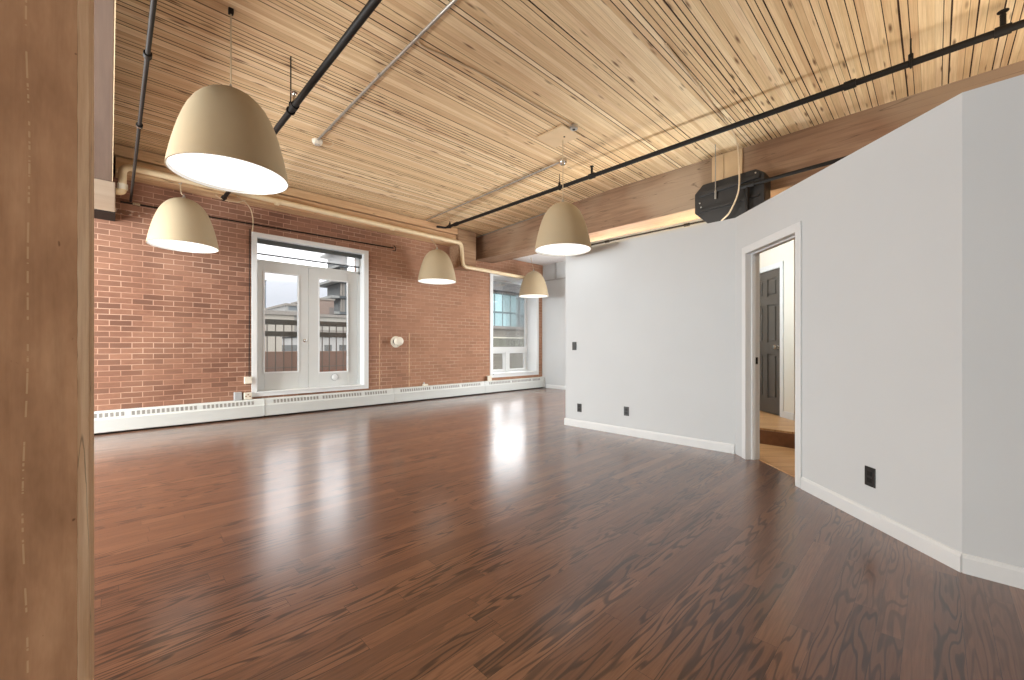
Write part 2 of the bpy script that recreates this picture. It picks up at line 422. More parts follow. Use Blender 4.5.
# corner mitres of the back faces
kA = TH*math.tan(math.radians(21.5)); kC = TH*math.tan(math.radians(23.5))
g = G(); g.prism([(AX, AY0), (AX+TH, AY0 - .05), (AX+TH, AY1), (AX, AY1)], 'z', 0, ZA)
struct(g.build('wall_right_far', M['white']))
O0, O1, OZ = .212, 1.028, 2.11              # doorway along the angled leaf
def ztop(s): return ZA + (ZB-ZA)*s/LB
g = G()
def slab(s0, s1, z0, z1a, z1b, e0=0, e1=0):
    vs = [(s0,0,z0),(s1,0,z0),(s1+e1,TH,z0),(s0+e0,TH,z0),(s0,0,z1a),(s1,0,z1b),(s1+e1,TH,z1b),(s0+e0,TH,z1a)]
    g.add(vs, [(0,3,2,1),(4,5,6,7),(0,1,5,4),(1,2,6,5),(2,3,7,6),(3,0,4,7)], MB)
slab(0, O0, 0, ztop(0), ztop(O0), .05); slab(O0, O1, OZ, ztop(O0), ztop(O1)); slab(O1, LB, 0, ztop(O1), ztop(LB), 0, -.05)
struct(g.build('wall_right', M['white']))
g = G(); g.box(3.11, -3.2, 0, 3.23, -.10, ZB)
struct(g.build('wall_right_near', M['white']))
# recess beyond the partition: its end wall, the far side wall and the white soffit
struct(G().box(AX+TH, AY1-TH, 0, XR, AY1, 2.50).build('wall_recess', M['white']))
g = G(); g.box(XR, YF, 0, XR+.2, 3.95, 2.98); g.box(XR, 5.25, 0, XR+.2, YB, 2.98); g.box(XR, 3.95, 0, XR+.2, 5.25, .5); g.box(XR, 3.95, 2.6, XR+.2, 5.25, 2.98); g.box(XR+.025, YF, 2.98, XR+.2, YB, 4.0)  # opening in the hidden stretch, added for the recess fill light
struct(g.build('wall_far_right', M['white']))
struct(G().box(6.92, 6.2, 3.43, XR+.03, YB, 3.55).build('ceiling_soffit', M['ceilwhite']))
struct(G().box(XR-.02, AY1, 2.965, XR+.03, YB-.001, 2.995).build('trim_1', M['greyline']))
struct(G().box(XR-.01, 7.20, 2.995, XR+.03, 7.235, 3.43).build('trim_2', M['greyline']))

def baseprof(t=.014, h=.098): return [(0, 0), (t, 0), (t, h-.02), (t*.55, h-.004), (0, h)]
def baseboard(name, p, q, n, d=0):
    """profile run from p to q, n = direction out of the wall"""
    p, q, n = V((*p, 0)), V((*q, 0)), V((*n, 0)).normalized(); pr = baseprof(); vs = []; m = len(pr)
    for e in (p, q): vs += [e + n*a + V((0, 0, b)) for a, b in pr]
    fs = [tuple(range(m)), tuple(range(m, 2*m))] + [(i, (i+1) % m, m+(i+1) % m, m+i) for i in range(m)]
    struct(G().add(vs, fs).build(name, M['trim']))
pB = lambda s, n=0: ((P0 + dB*s + nB*n).x, (P0 + dB*s + nB*n).y)
baseboard('baseboard_right_far', (AX, AY0+.006), (AX, AY1+.014), (-1, 0))
baseboard('baseboard_right', pB(O1+.062), pB(LB+.004), (-nB.x, -nB.y))
baseboard('baseboard_right_near', (3.11, -.10), (3.11, -3.2), (-1, 0))
baseboard('baseboard_recess', (XR, 3.8), (XR, 7.56), (-1, 0))

# doorway casing of the angled leaf
g = G()
cw, ct = .055, .012
g.box(O0-cw, -ct, 0, O0, 0, OZ+cw, MB); g.box(O1, -ct, 0, O1+cw, 0, OZ+cw, MB); g.box(O0, -ct, OZ, O1, 0, OZ+cw, MB)
g.box(O0-.002, -ct, 0, O0+.016, TH+ct, OZ, MB); g.box(O1-.016, -ct, 0, O1+.002, TH+ct, OZ, MB); g.box(O0, -ct, OZ-.016, O1, TH+ct, OZ+.002, MB)
g.box(O0+.016, .05, 0, O0+.028, .085, OZ-.016, MB); g.box(O1-.028, .05, 0, O1-.016, .085, OZ-.016, MB); g.box(O0+.016, .05, OZ-.028, O1-.016, .085, OZ-.016, MB)
d2 = struct(g.build('door_2', M['trim'], bevel=.002))
sp = G().box(O0+.012, .082, .97, O0+.019, .112, 1.04, MB); sp.build('strike_plate', M['black'], d2)

# hall seen through the doorway: floor, step, landing, dark panelled door, walls
g = G()
a, b = pB(-.05, TH), pB(LB, TH)
g.prism([a, b, (3.23, -1.2), (5.49, -1.2), (5.49, 3.6), (4.92, 3.6), (4.92, 1.40)], 'z', -.02, .005)
struct(g.build('floor_hall', M['oak']))
struct(G().box(5.505, -1.2, 0, XR, AY1-TH, .188).build('floor_landing', M['oak']))
struct(G().box(5.49, -1.2, .004, 5.505, AY1-TH, .165).build('trim_4', M['riser']))
Q = V((6.465, 1.36, .188)); e1 = V((.7071, .7071, 0)); e2 = V((.7071, -.7071, 0))
MH = Matrix(((e1.x, -e2.x*-1, 0, Q.x), (e1.y, -e2.y*-1, 0, Q.y), (0, 0, 1, Q.z), (0, 0, 0, 1)))   # x along the door wall, y into the wall
hz = 2.42
dx0, dx1, dzz = .145, .915, 2.06
g = G(); g.box(0, 0, 0, dx0, .12, hz, MH); g.box(dx1, 0, 0, 2.2, .12, hz, MH); g.box(dx0, 0, dzz, dx1, .12, hz, MH)
g.box(-.12, .0, 0, 0, 1.5, hz, MH)
struct(g.build('wall_hall', M['hallwall']))
g = G()
for x0, x1, z0, z1 in ((dx0-.06, dx0, 0, dzz+.06), (dx1, dx1+.06, 0, dzz+.06), (dx0, dx1, dzz, dzz+.06)): g.box(x0, -.015, z0, x1, .0, z1, MH)
g.box(dx0-.002, -.01, 0, dx0+.012, .12, dzz, MH); g.box(dx1-.012, -.01, 0, dx1+.002, .12, dzz, MH); g.box(dx0, -.01, dzz-.012, dx1, .12, dzz+.002, MH)
g.box(-.13, -.012, 0, dx0-.06, 0, .09, MH)
g.box(-.135, -.012, 0, -.12, 1.4, .09, MH)
d3 = struct(g.build('door_3', M['trim']))
g = G(); x0, x1 = dx0+.014, dx1-.014; w = x1-x0
g.box(x0, .03, .008, x1, .065, dzz-.014, MH)
st, md = .11, .11
zs = [.0, .22, .86, 1.02, 1.56, 1.68, 1.93, dzz-.014]
px = [(x0+st, x0+w/2-md/2), (x0+w/2+md/2, x1-st)]
leaf = G()
leaf.box(x0, .012, .008, x1, .03, zs[1], MH); leaf.box(x0, .012, zs[2], x1, .03, zs[3], MH); leaf.box(x0, .012, zs[4], x1, .03, zs[5], MH); leaf.box(x0, .012, zs[6], x1, .03, zs[7], MH)
for a0, a1 in ((x0, x0+st), (x0+w/2-md/2, x0+w/2+md/2), (x1-st, x1)):
    for z0, z1 in ((zs[1], zs[2]), (zs[3], zs[4]), (zs[5], zs[6])): leaf.box(a0, .012, z0, a1, .03, z1, MH)
for a0, a1 in px:
    for z0, z1 in ((zs[1], zs[2]), (zs[3], zs[4]), (zs[5], zs[6])): leaf.box(a0+.03, .016, z0+.03, a1-.03, .031, z1-.03, MH)
leaf.v += []; b0 = len(leaf.v); leaf.v += g.v; leaf.f += [tuple(b0+i for i in f) for f in g.f]
lf = leaf.build('door_leaf', M['darkdoor'], d3, bevel=.003)
kn = G(); kp = [(0, 0), (.026, 0), (.026, .006), (.011, .01), (.011, .03), (.024, .04), (.029, .052), (.022, .064), (0, .068)]
MK = MH @ Matrix.Translation((x0+.065, .012, .955)) @ Matrix.Rotation(PI/2, 4, 'X')
kn.lathe(kp, (0, 0, 0), 20, MK); kn.build('knob', M['chrome'], lf, smooth=True)

# ------------------------------------------------------------------ timber: post, beams, ledger
# chamfered post close to the camera
px1, py1, ch, pw = -.0385, 1.0, .016, .40
g = G(); x1 = px1 + ch
pts = [(x1-pw, py1+ch), (x1-pw+ch, py1), (x1-ch, py1)]
g.prism([(x1-pw, py1+.06), (x1-pw+.06, py1), (px1-.0003, py1), (px1-.0003, py1+.38), (x1-pw, py1+.38)], 'z', 0, 3.21)
post = struct(g.build('timber_post', M['post']))
tag(post, 'brown weathered timber post with a pale chamfered edge, close to the camera', 'post')
# ragged-edged chamfer and right side of the post
vs, fs = [], []
nz = 150
for i in range(nz+1):
    z = 3.21*i/nz
    j = (random.random()-.5)*.0016 - (.002 if random.random() < .08 else 0)
    r2 = (random.random()-.5)*.0010
    vs += [(px1-.0003+j*.6, py1-.0002, z), (px1+ch*.78+r2, py1+ch*.78, z), (px1+ch*.78+.0028, py1+ch*.78+.014, z), (px1+ch*.78+.0028, py1+.20, z), (px1-.0003, py1+.20, z)]
for i in range(nz):
    for q in range(4): fs.append((5*i+q, 5*i+q+1, 5*i+q+6, 5*i+q+5))
G().add(vs, fs).build('chamfered_edge', M['post_edge'], post)

BX0, BX1, BZ = 6.28, 6.85, 3.22
g = G(); xm = (BX0+BX1)/2
g.box(BX0, YF, BZ, xm-.004, YB+.1, 4.0); g.box(xm+.004, YF, BZ+.004, BX1, YB+.1, 4.0)
b1 = struct(g.build('ceiling_beam', M['beam'], bevel=.008))
tag(b1, 'heavy brown double timber beam running above the white partition to the brick wall', 'beam')
g = G(); g.box(-.62, YF, BZ, .020, YB, 4.0)
b2 = struct(g.build('ceiling_beam', M['beam_grey'], bevel=.006))
tag(b2, 'grey timber beam overhead beside the brown post', 'beam')
edge = G(); edge.box(.020, YF, BZ-.004, .025, 7.19, BZ+.03); edge.build('edge_strip', M['beige'], b2)
g = G(); g.box(-.45, 7.20, 2.845, .050, YB, BZ-.001)
k1 = tag(g.build('bearing_block', M['block'], origin=(-.2, 7.55, 2.87), bevel=.008), 'pale grey bearing block under the grey beam against the brick wall', 'bearing block')
G().box(-.47, 7.22, 2.833, .05, YB, 2.845).build('bearing_plate', M['black'], k1)
g = G(); g.box(5.525, 7.36, 2.92, 6.03, YB, 3.768)
k2 = tag(g.build('bearing_block', M['corbel'], origin=(5.8, 7.55, 2.92), bevel=.01), 'brown timber bearing block beside the brown beam where the beige pipe drops', 'bearing block')
# ledger along the brick between the beams: main timber with a thin batten and a nailer on top
g = G(); g.box(.051, 7.42, 3.42, 5.52, YB, 3.62)
g2 = G(); g2.box(.039, 7.38, 3.635, 5.52, YB, 3.765)
l1 = tag(g.build('timber_ledger', M['ledger'], origin=(2.7, 7.55, 3.42), bevel=.005), 'pale timber ledger along the top of the brick wall under the wood ceiling', 'timber ledger')
g2.build('batten', M['ledger'], l1)
# wood blocking fixed to the beam above the black box
bl = thing('wood_blocking', 'two pale boards fixed upright on the brown beam above the black box', 'wood board', (6.26, 1.9, 3.4))
G().box(6.245, 2.092, 3.25, 6.28, 2.25, 3.89).build('board', M['patch'], bl)
G().box(6.24, 1.853, 3.25, 6.28, 2.082, 3.89).build('board', M['patch'], bl)

# ------------------------------------------------------------------ french door in the brick wall
g = G(); c0, c1, cz0, cz1 = 1.635, 3.60, .335, 3.005; yo = YB-.022
g.box(c0, yo, cz0, D0+.012, YB, cz1); g.box(D1-.012, yo, cz0, c1, YB, cz1); g.box(D0, yo, cz0, D1, YB, DZ0+.01); g.box(D0, yo, DZ1-.008, D1, YB, cz1)
g.box(D0, YB-.01, DZ0, D0+.012, YO-.1, DZ1); g.box(D1-.012, YB-.01, DZ0, D1, YO-.1, DZ1); g.box(D0, YB-.01, DZ1-.012, D1, YO-.1, DZ1)
g.box(D0, YB-.035, DZ0-.012, D1, YO-.1, DZ0+.012)
d1 = struct(g.build('door_1', M['trim'], bevel=.004))
tag(d1, 'white french door with two glazed leaves and a transom in the brick wall', 'door')
yl = 7.87
fr = G(); fr.box(D0+.01, yl-.01, 2.56, D1-.01, yl+.06, 2.605); fr.box(D1-.055, yl-.01, DZ0, D1-.01, yl+.06, DZ1); fr.box(D0+.01, yl-.01, DZ0, D0+.035, yl+.06, DZ1)
fr.build('frame', M['door'], d1, bevel=.003)
def french_leaf(x0, x1, g0, g1, gz0, gz1):
    z0, z1 = DZ0+.014, 2.558; l = G()
    l.box(x0, yl, z0, g0, yl+.045, z1); l.box(g1, yl, z0, x1, yl+.045, z1); l.box(g0, yl, z0, g1, yl+.045, gz0); l.box(g0, yl, gz1, g1, yl+.045, z1)
    lo = l.build('door_leaf', M['door'], d1, bevel=.003)
    bd = G(); w = .022
    bd.box(g0-w, yl-.010, gz0-w, g0+.004, yl+.01, gz1+w); bd.box(g1-.004, yl-.010, gz0-w, g1+w, yl+.01, gz1+w); bd.box(g0, yl-.010, gz0-w, g1, yl+.01, gz0+.004); bd.box(g0, yl-.010, gz1-.004, g1, yl+.01, gz1+w)
    bd.build('glazing_bead', M['trim'], lo, bevel=.003)
    G().box(g0, yl+.02, gz0, g1, yl+.026, gz1).build('glass_pane', M['glass'], lo)
    return lo
lL = french_leaf(D0+.037, 2.554, 1.862, 2.385, .715, 2.40)
lR = french_leaf(2.560, D1-.057, 2.745, 3.265, .68, 2.385)
def turned(prof, loc, mat, name, parent, rot=PI/2, n=28):
    MM = Matrix.Translation(loc) @ Matrix.Rotation(rot, 4, 'X')
    return G().lathe(prof, (0, 0, 0), n, MM).build(name, mat, parent, smooth=True)
turned([(0, 0), (.030, 0), (.030, .008), (.018, .014), (.018, .03), (0, .032)], (2.495, yl, 1.255), M['chrome'], 'deadbolt', lL)
turned([(0, 0), (.058, 0), (.058, .012), (.052, .02), (.035, .02), (.03, .026), (0, .026)], (3.02, yl, .575), M['trim'], 'vent_cap', lR)
turned([(.057, 0), (.068, 0), (.068, .010), (.057, .010)], (3.02, yl-.001, .575), M['greyline'], 'vent_collar', lR)
# transom pane and roller blind
G().box(D0+.03, yl+.02, 2.60, D1-.05, yl+.026, DZ1-.01).build('transom_pane', M['glass'], d1)
rb = thing('roller_blind', 'dark roller blind rolled up under the head of the french door', 'blind', (2.6, 7.80, 2.9))
G().box(D0+.013, 7.775, 2.862, D1-.013, 7.845, 2.927).build('cassette', M['cassette'], rb)
G().box(D0+.03, 7.809, 2.69, D1-.05, 7.811, 2.862).build('fabric', M['screen'], rb)
G().box(D0+.03, 7.80, 2.675, D1-.05, 7.82, 2.697).build('hem_bar', M['hem'], rb)

# ------------------------------------------------------------------ window in the brick wall
g = G(); c0, c1, cz0, cz1 = 6.745, 8.535, .37, 3.0
g.box(c0, yo, cz0, W0+.01, YB, cz1); g.box(W1-.01, yo, cz0, c1, YB, cz1); g.box(W0, yo, cz0, W1, YB, WZ0+.01); g.box(W0, yo, WZ1-.01, W1, YB, cz1)
yw = 8.05
g.box(W0, YB-.01, WZ0, W0+.012, YO, WZ1); g.box(W1-.012, YB-.01, WZ0, W1, YO, WZ1); g.box(W0, YB-.01, WZ1-.012, W1, YO, WZ1); g.box(W0, YB-.06, WZ0-.02, W1, YO, WZ0+.02)
w1 = struct(g.build('window_1', M['trim'], bevel=.004))
tag(w1, 'white window over two small sashes in the brick wall near the far corner', 'window')
f = G(); f.box(W0+.012, yw, WZ0+.02, W0+.06, yw+.06, WZ1-.012); f.box(W1-.06, yw, WZ0+.02, W1-.012, yw+.06, WZ1-.012)
f.box(W0+.012, yw-.02, 1.0, W1-.012, yw+.06, 1.14); f.box(W0+.06, yw, WZ1-.06, W1-.06, yw+.06, WZ1-.012); f.box(W0+.06, yw, WZ0+.02, W1-.06, yw+.06, WZ0+.05)
f.box(7.60, yw-.01, WZ0+.02, 7.72, yw+.06, 1.0)
f.build('window_frame', M['trim'], w1, bevel=.004)
for x0, x1 in ((W0+.062, 7.598), (7.722, W1-.062)):
    q = G(); z0, z1 = WZ0+.052, .998; t = .055
    q.box(x0, yw+.008, z0, x0+t, yw+.05, z1); q.box(x1-t, yw+.008, z0, x1, yw+.05, z1); q.box(x0+t, yw+.008, z0, x1-t, yw+.05, z0+t*.6); q.box(x0+t, yw+.008, z1-t*.6, x1-t, yw+.05, z1)
    so = q.build('sash', M['trim'], w1, bevel=.003)
    G().box(x0+t, yw+.028, z0+t*.6, x1-t, yw+.034, z1-t*.6).build('glass_pane', M['glass'], so)
G().box(W0+.06, yw+.03, 1.14, W1-.06, yw+.036, WZ1-.06).build('glass_pane', M['glass'], w1)

# ------------------------------------------------------------------ baseboard heaters
segs = [(-.70, 1.79, 'baseboard heater section running out from behind the timber post'), (1.797, 4.10, 'baseboard heater section directly under the french door'),
        (4.107, 6.50, 'baseboard heater section between french door and window'), (6.507, 8.62, 'baseboard heater section under the window, ending in the corner')]
for i, (x0, x1, lb) in enumerate(segs):
    h = thing('baseboard_heater', 'white ' + lb, 'heater', ((x0+x1)/2, 7.64, 0), 'baseboard heaters along the brick wall')
    prof = [(7.695, .022), (7.585, .022), (7.578, .03), (7.578, .195), (7.588, .215), (7.602, .285), (7.615, .302), (7.695, .302)]
    G().prism(prof[::-1], 'x', x0, x1).build('cover', M['heater'], h, bevel=.003)
    q = G(); n = 0; x = x0 + .13
    while x < x1 - .16:
        if n % 15 == 14 and q.v: q.build('vent_grille', M['slot'], h); q = G()
        if n % 15 != 14:
            q.add([(x, 7.5885, .222), (x+.032, 7.5885, .222), (x+.032, 7.5985, .276), (x, 7.5985, .276), (x, 7.594, .221), (x+.032, 7.594, .221), (x+.032, 7.604, .275), (x, 7.604, .275)],
                  [(0,1,2,3), (4,7,6,5), (0,4,5,1), (1,5,6,2), (2,6,7,3), (3,7,4,0)])
        x += .052; n += 1
    if q.v: q.build('vent_grille', M['slot'], h)
    q = G(); q.box(x0+.02, 7.60, 0, x1-.02, 7.695, .023); q.build('gap_shade', M['black'], h)  # black strip standing in for the shade under the cover
    if i == 3:
        G().prism([(7.697, .01), (7.57, .01), (7.57, .20), (7.60, .308), (7.697, .308)][::-1], 'x', x1-.002, x1+.05).build('end_cap', M['heater'], h, bevel=.004)
    else:
        G().prism([(7.697, .04), (7.573, .04), (7.573, .20), (7.60, .306), (7.697, .306)][::-1], 'x', x1-.012, x1+.006).build('joint_cover', M['heater'], h, bevel=.002)

# ------------------------------------------------------------------ pendant lamps
def profile(R, Hh):
    pts = [(0, 1.0), (.06, .999), (.16, .988), (.28, .962), (.40, .92), (.50, .868), (.60, .795), (.69, .70), (.76, .60), (.82, .49), (.87, .38), (.915, .27), (.95, .17), (.98, .075), (1.0, 0)]
    return [(R*a, Hh*b) for a, b in pts]
def lamp(x, y, zr, label, cord_pts, canopy, sc=1.0):
    R, Hh = .415*sc, .70*sc
    t = thing('pendant_lamp', label, 'lamp', (x, y, zr), 'beige dome pendant lamps')
    o = profile(R, Hh); i = [(max(0, r-.008), z-.008) for r, z in o]; i[-1] = (R-.008, 0)
    sh = G().lathe(o + i[::-1][0:1], (x, y, zr), 64).build('lamp_shade', M['shade'], t, smooth=True)
    G().lathe([(R-.0085, .001)] + i[::-1][1:], (x, y, zr), 64).build('shade_lining', M['shade_in'], sh, smooth=True)
    G().lathe([(0, .030), (R*.5, .028), (R-.018, .022), (R-.018, .026), (R*.5, .032), (0, .034)], (x, y, zr), 64).build('diffuser', M['glow'], t, smooth=True)
    G().lathe([(0, -.004), (.022, -.004), (.022, .012), (.012, .03), (.007, .05), (0, .05)], (x, y, zr+Hh), 16).build('top_cap', M['steel'], t, smooth=True)
    G().tube(spline([(x, y, zr+Hh+.04)] + cord_pts), .0055, 8).build('cord', M['cord'], t, smooth=True)
    c = cord_pts[-1]
    if canopy == 'box':
        q = G(); q.box(c[0]-.018, c[1]-.018, c[2]-.025, c[0]+.018, c[1]+.018, c[2]+.02); q.build('ceiling_hook', M['black'], t, bevel=.004)
    elif canopy == 'hook':
        G().tube(spline([(c[0]-.02, c[1], c[2]-.01), (c[0], c[1], c[2]-.02), (c[0]+.015, c[1]+.01, c[2]+.01), (c[0], c[1]+.02, c[2]+.02)]), .006, 8).build('hook', M['steel'], t, smooth=True)
    return t
lamp(.705, 4.0, 2.535, 'largest of the beige dome pendant lamps, hanging nearest the timber post', [(.705, 4.0, 3.5), (.705, 4.0, zc(4)-.02)], 'box')
lamp(.72, 7.12, 2.505, 'beige dome pendant lamp by the brick wall between timber post and french door', [(.722, 7.15, 3.21), (.70, 7.22, 3.26), (.70, 7.30, 3.42)], 'hook', .94)
lamp(4.79, 7.10, 2.475, 'beige dome pendant lamp by the brick wall between wall vent and window', [(4.79, 7.12, 3.18), (4.78, 7.17, 3.26), (4.77, 7.26, 3.37)], 'hook', .94)
lamp(4.293, 3.434, 2.424, 'beige dome pendant lamp in front of the free end of the white partition', [(4.293, 3.434, 3.5), (4.293, 3.434, zc(3.4)-.022)], None, .9)
t = thing('junction_box', 'bright chrome round ceiling box at the end of the pale conduit', 'junction box', (4.775, 3.82, zc(3.8)))
G().lathe([(0, -.075), (.035, -.072), (.055, -.05), (.06, -.03), (.06, 0), (0, 0)], (4.775, 3.82, zc(3.8)), 24).build('box', M['chrome'], t, smooth=True)
G().lathe([(0, -.082), (.018, -.08), (.018, -.07), (0, -.07)], (4.775, 3.82, zc(3.8)), 12).build('knockout', M['black'], t)
lamp(7.74, 7.14, 2.43, 'smallest looking dome pendant lamp, in front of the window', [(7.74, 7.15, 3.15), (7.73, 7.18, 3.25), (7.71, 7.2, 3.41)], 'hook', .92)

# ------------------------------------------------------------------ pipes and conduits
def clamp(p, r, w=.05, axis='y'):
    q = G()
    if axis == 'y': q.tube([(p[0], p[1]-w/2, p[2]), (p[0], p[1]+w/2, p[2])], r, 14)
    else: q.tube([(p[0]-w/2, p[1], p[2]), (p[0]+w/2, p[1], p[2])], r, 14)
    return q
def hanger(p, r, ztop, par):
    q = G(); ring = [(p[0]+math.cos(t)*r*1.25, p[1], p[2]+math.sin(t)*r*1.25) for t in [2*PI*k/16 for k in range(17)]]
    q.tube(ring, .008, 6); q.tube([(p[0], p[1], p[2]+r), (p[0], p[1], p[2]+r+.05)], .018, 8); q.tube([(p[0], p[1], p[2]+r+.04), (p[0], p[1], ztop)], .006, 6)
    return q.build('hanger', M['black'], par, smooth=True)
# main sprinkler pipe along the beam
sx, sz, sr = 5.12, 3.68, .030
t = thing('sprinkler_pipe', 'long black sprinkler pipe parallel to the brown beam, hung on rods', 'pipe', (sx, 3, sz))
G().tube([(sx, YF, sz), (sx, 7.2, sz)], sr, 16).build('pipe', M['black'], t, smooth=True)
for yy in (.146, 4.165, 7.12): hanger((sx, yy, sz), sr, zc(yy), t)
for yy in (-.385, .568, 3.55, 6.9): clamp((sx, yy, sz), sr*1.35, .09).build('coupling', M['black'], t, smooth=True)
q = G(); q.tube([(sx, 3.55, sz), (sx, 3.55, sz+.12)], .016, 10); q.lathe([(0, .0), (.02, 0), (.012, .02), (.03, .03), (.03, .036), (0, .036)], (sx, 3.55, sz+.11), 12); q.build('sprinkler_head', M['black'], t, smooth=True)
q = G(); q.tube([(sx, -.385, sz), (sx, -.385, sz+.13)], .018, 10); q.lathe([(0, .0), (.02, 0), (.012, .02), (.034, .03), (.034, .036), (0, .036)], (sx, -.385, sz+.12), 12); q.build('sprinkler_head', M['black'], t, smooth=True)
q = G(); q.tube(arc_path([(sx, 7.18, sz), (sx, 7.27, sz), (sx-.22, 7.27, sz-.02)], .05), .022, 10); q.build('end_elbow', M['black'], t, smooth=True)
# second black pipe over the left half
t = thing('sprinkler_pipe', 'thick black pipe passing behind the largest pendant lamp to the brick wall', 'pipe', (1.224, 3, 3.38))
G().tube([(1.224, YF, 3.38), (1.224, 7.5, 3.38)], .027, 16).build('pipe', M['black'], t, smooth=True)
for yy in (1.6, 4.25): hanger((1.224, yy, 3.38), .027, zc(yy), t)
for yy in (4.15, 7.45): clamp((1.224, yy, 3.38), .036, .07).build('coupling', M['black'], t, smooth=True)
q = G(); q.tube([(1.224, 4.15, 3.38), (1.224, 4.15, 3.49)], .014, 10); q.lathe([(0, .0), (.02, 0), (.012, .015), (.03, .025), (.03, .03), (0, .03)], (1.224, 4.15, 3.48), 12); q.build('sprinkler_head', M['chrome'], t, smooth=True)
q = G(); q.tube([(1.12, 7.45, 3.40), (1.18, 7.44, 3.36), (1.28, 7.44, 3.345), (1.4, 7.45, 3.36), (1.5, 7.46, 3.415)], .008, 8); q.build('loop_cable', M['cable'], t, smooth=True)
# thin black pipe near the post and its continuation along the brick
t = thing('sprinkler_pipe', 'thin black pipe beside the grey beam, running straight to the brick wall', 'pipe', (.197, 3, 3.14))
G().tube([(.150, YF, 3.14), (.203, 7.68, 3.14)], .0140, 14).build('pipe', M['black'], t, smooth=True)
for yy in (3.75, 5.0): clamp((.150+.00487*(yy-YF), yy, 3.14), .024, .05).build('coupling', M['black'], t, smooth=True)
clamp((.190, 5.0, 3.14), .0245, .012).build('coupling_band', M['chrome'], t, smooth=True)
t = thing('wall_pipe', 'thin dark pipe along the bricks above the french door', 'pipe', (2.2, 7.68, 3.12))
G().tube([(.10, 7.672, 3.105), (4.12, 7.672, 3.15)], .011, 10).build('pipe', M['black'], t, smooth=True)
q = G(); q.tube(spline([(4.12, 7.66, 3.20), (4.16, 7.65, 3.16), (4.15, 7.65, 3.10), (4.10, 7.66, 3.09)]), .008, 8); q.build('end_hook', M['black'], t, smooth=True)
G().box(.22, 7.655, 3.085, .30, 7.7, 3.125).build('end_fitting', M['chrome'], t, bevel=.006)
# conduit to the smoke detector
t = thing('electrical_conduit', 'grey steel conduit on the ceiling ending at the smoke detector', 'conduit', (1.90, 2, 3.8))
zz = lambda y, d: zc(y)-d
G().tube([(1.945, YF, zz(0, .02)), (1.945, 4, zz(4, .02)), (1.925, 5.56, zz(5.56, .02))], .0135, 10).build('tube', M['steel'], t, smooth=True)
for yy in (1.6, 3.9, 5.2): clamp((1.94, yy, zz(yy, .02)), .019, .03).build('strap', M['steel'], t, smooth=True)
t = thing('smoke_detector', 'round off white smoke detector on the wood ceiling', 'smoke detector', (1.94, 5.63, zz(5.63, 0)))
G().lathe([(0, -.055), (.04, -.055), (.055, -.045), (.062, -.022), (.066, -.02), (.066, 0), (0, 0)], (1.94, 5.63, zz(5.63, 0)), 28).build('body', M['offwhite'], t, smooth=True)
q = G(); q.lathe([(.02, -.058), (.028, -.058), (.028, -.054), (.02, -.054)], (1.94, 5.63, zz(5.63, 0)), 20); q.build('sensor_ring', M['greyline'], t, smooth=True)
q = G(); q.tube(spline([(1.99, 5.64, zz(5.6, .03)), (2.08, 5.59, zz(5.6, .05)), (2.10, 5.51, zz(5.5, .03)), (2.02, 5.47, zz(5.47, .005))]), .004, 6); q.build('wire', M['cable'], t, smooth=True)
# conduit from the junction over the partition to the brick wall
t = thing('electrical_conduit', 'pale conduit on the ceiling from the brick wall to the chrome ceiling box', 'conduit', (4.775, 5.5, 3.8))
G().tube([(4.775, 3.88, zz(3.88, .018)), (4.69, 7.34, zz(7.34, .018))], .0125, 10).build('tube', M['steel'], t, smooth=True)
for yy in (4.6, 6.0): clamp((4.775-.0246*(yy-3.88), yy, zz(yy, .018)), .018, .03).build('strap', M['steel'], t, smooth=True)
t = thing('electrical_conduit', 'thin conduit along the top corner of the brown beam', 'conduit', (6.26, 6.3, 3.74))
G().tube([(6.266, 4.9, 3.85), (6.266, 7.6, 3.755)], .011, 10).build('tube', M['steel'], t, smooth=True)
# plate, junction box and the dark cable across the ceiling
t = thing('mounting_plate', 'pale square plywood plate screwed under the wood ceiling', 'plate', (4.19, 3.42, zz(3.4, 0)))
MP = Matrix.Translation((4.19, 3.42, zz(3.42, 0))) @ Matrix.Rotation(math.radians(0), 4, 'Z')
G().box(-.19, -.22, -.02, .19, .22, .0, MP).build('board', M['patch'], t, bevel=.003)
G().lathe([(0, -.026), (.012, -.026), (.012, -.019), (0, -.019)], (4.23, 3.36, zz(3.4, 0)), 10).build('screw', M['black'], t)
t = thing('junction_box', 'dark octagonal junction box beside the plywood plate on the ceiling', 'junction box', (4.13, 3.12, zz(3.1, 0)))
G().lathe([(0, -.05), (.045, -.05), (.052, -.04), (.052, 0), (0, 0)], (4.13, 3.13, zz(3.13, 0)), 8).build('box', M['steel'], t)
G().lathe([(0, -.054), (.02, -.054), (.02, -.05), (0, -.05)], (4.13, 3.13, zz(3.13, 0)), 10).build('knockout', M['black'], t)
q = G(); q.tube(spline([(1.92, 3.20, zz(3.2, .016)), (2.05, 3.26, zz(3.2, .01)), (2.3, 3.22, zz(3.2, .009)), (2.8, 3.17, zz(3.2, .009)), (3.5, 3.16, zz(3.2, .009)), (3.9, 3.13, zz(3.2, .012)), (4.09, 3.13, zz(3.2, .02))]), .009, 8)
tag(q.build('ceiling_cable', M['cable'], origin=(3, 3.2, 3.8), smooth=True), 'thin cable curving along the ceiling boards into the dark junction box', 'cable')
q = G(); q.tube(spline([(3.6, 1.70, zz(1.7, .012)), (4.4, 1.73, zz(1.7, .010)), (5.2, 1.77, zz(1.7, .010)), (5.75, 1.80, zz(1.8, .012)), (5.88, 1.79, 3.72), (5.86, 1.77, 3.40), (5.845, 1.78, 3.15), (5.84, 1.88, 2.92), (5.84, 2.0, 2.80), (5.85, 2.05, 2.6)]), .011, 8)
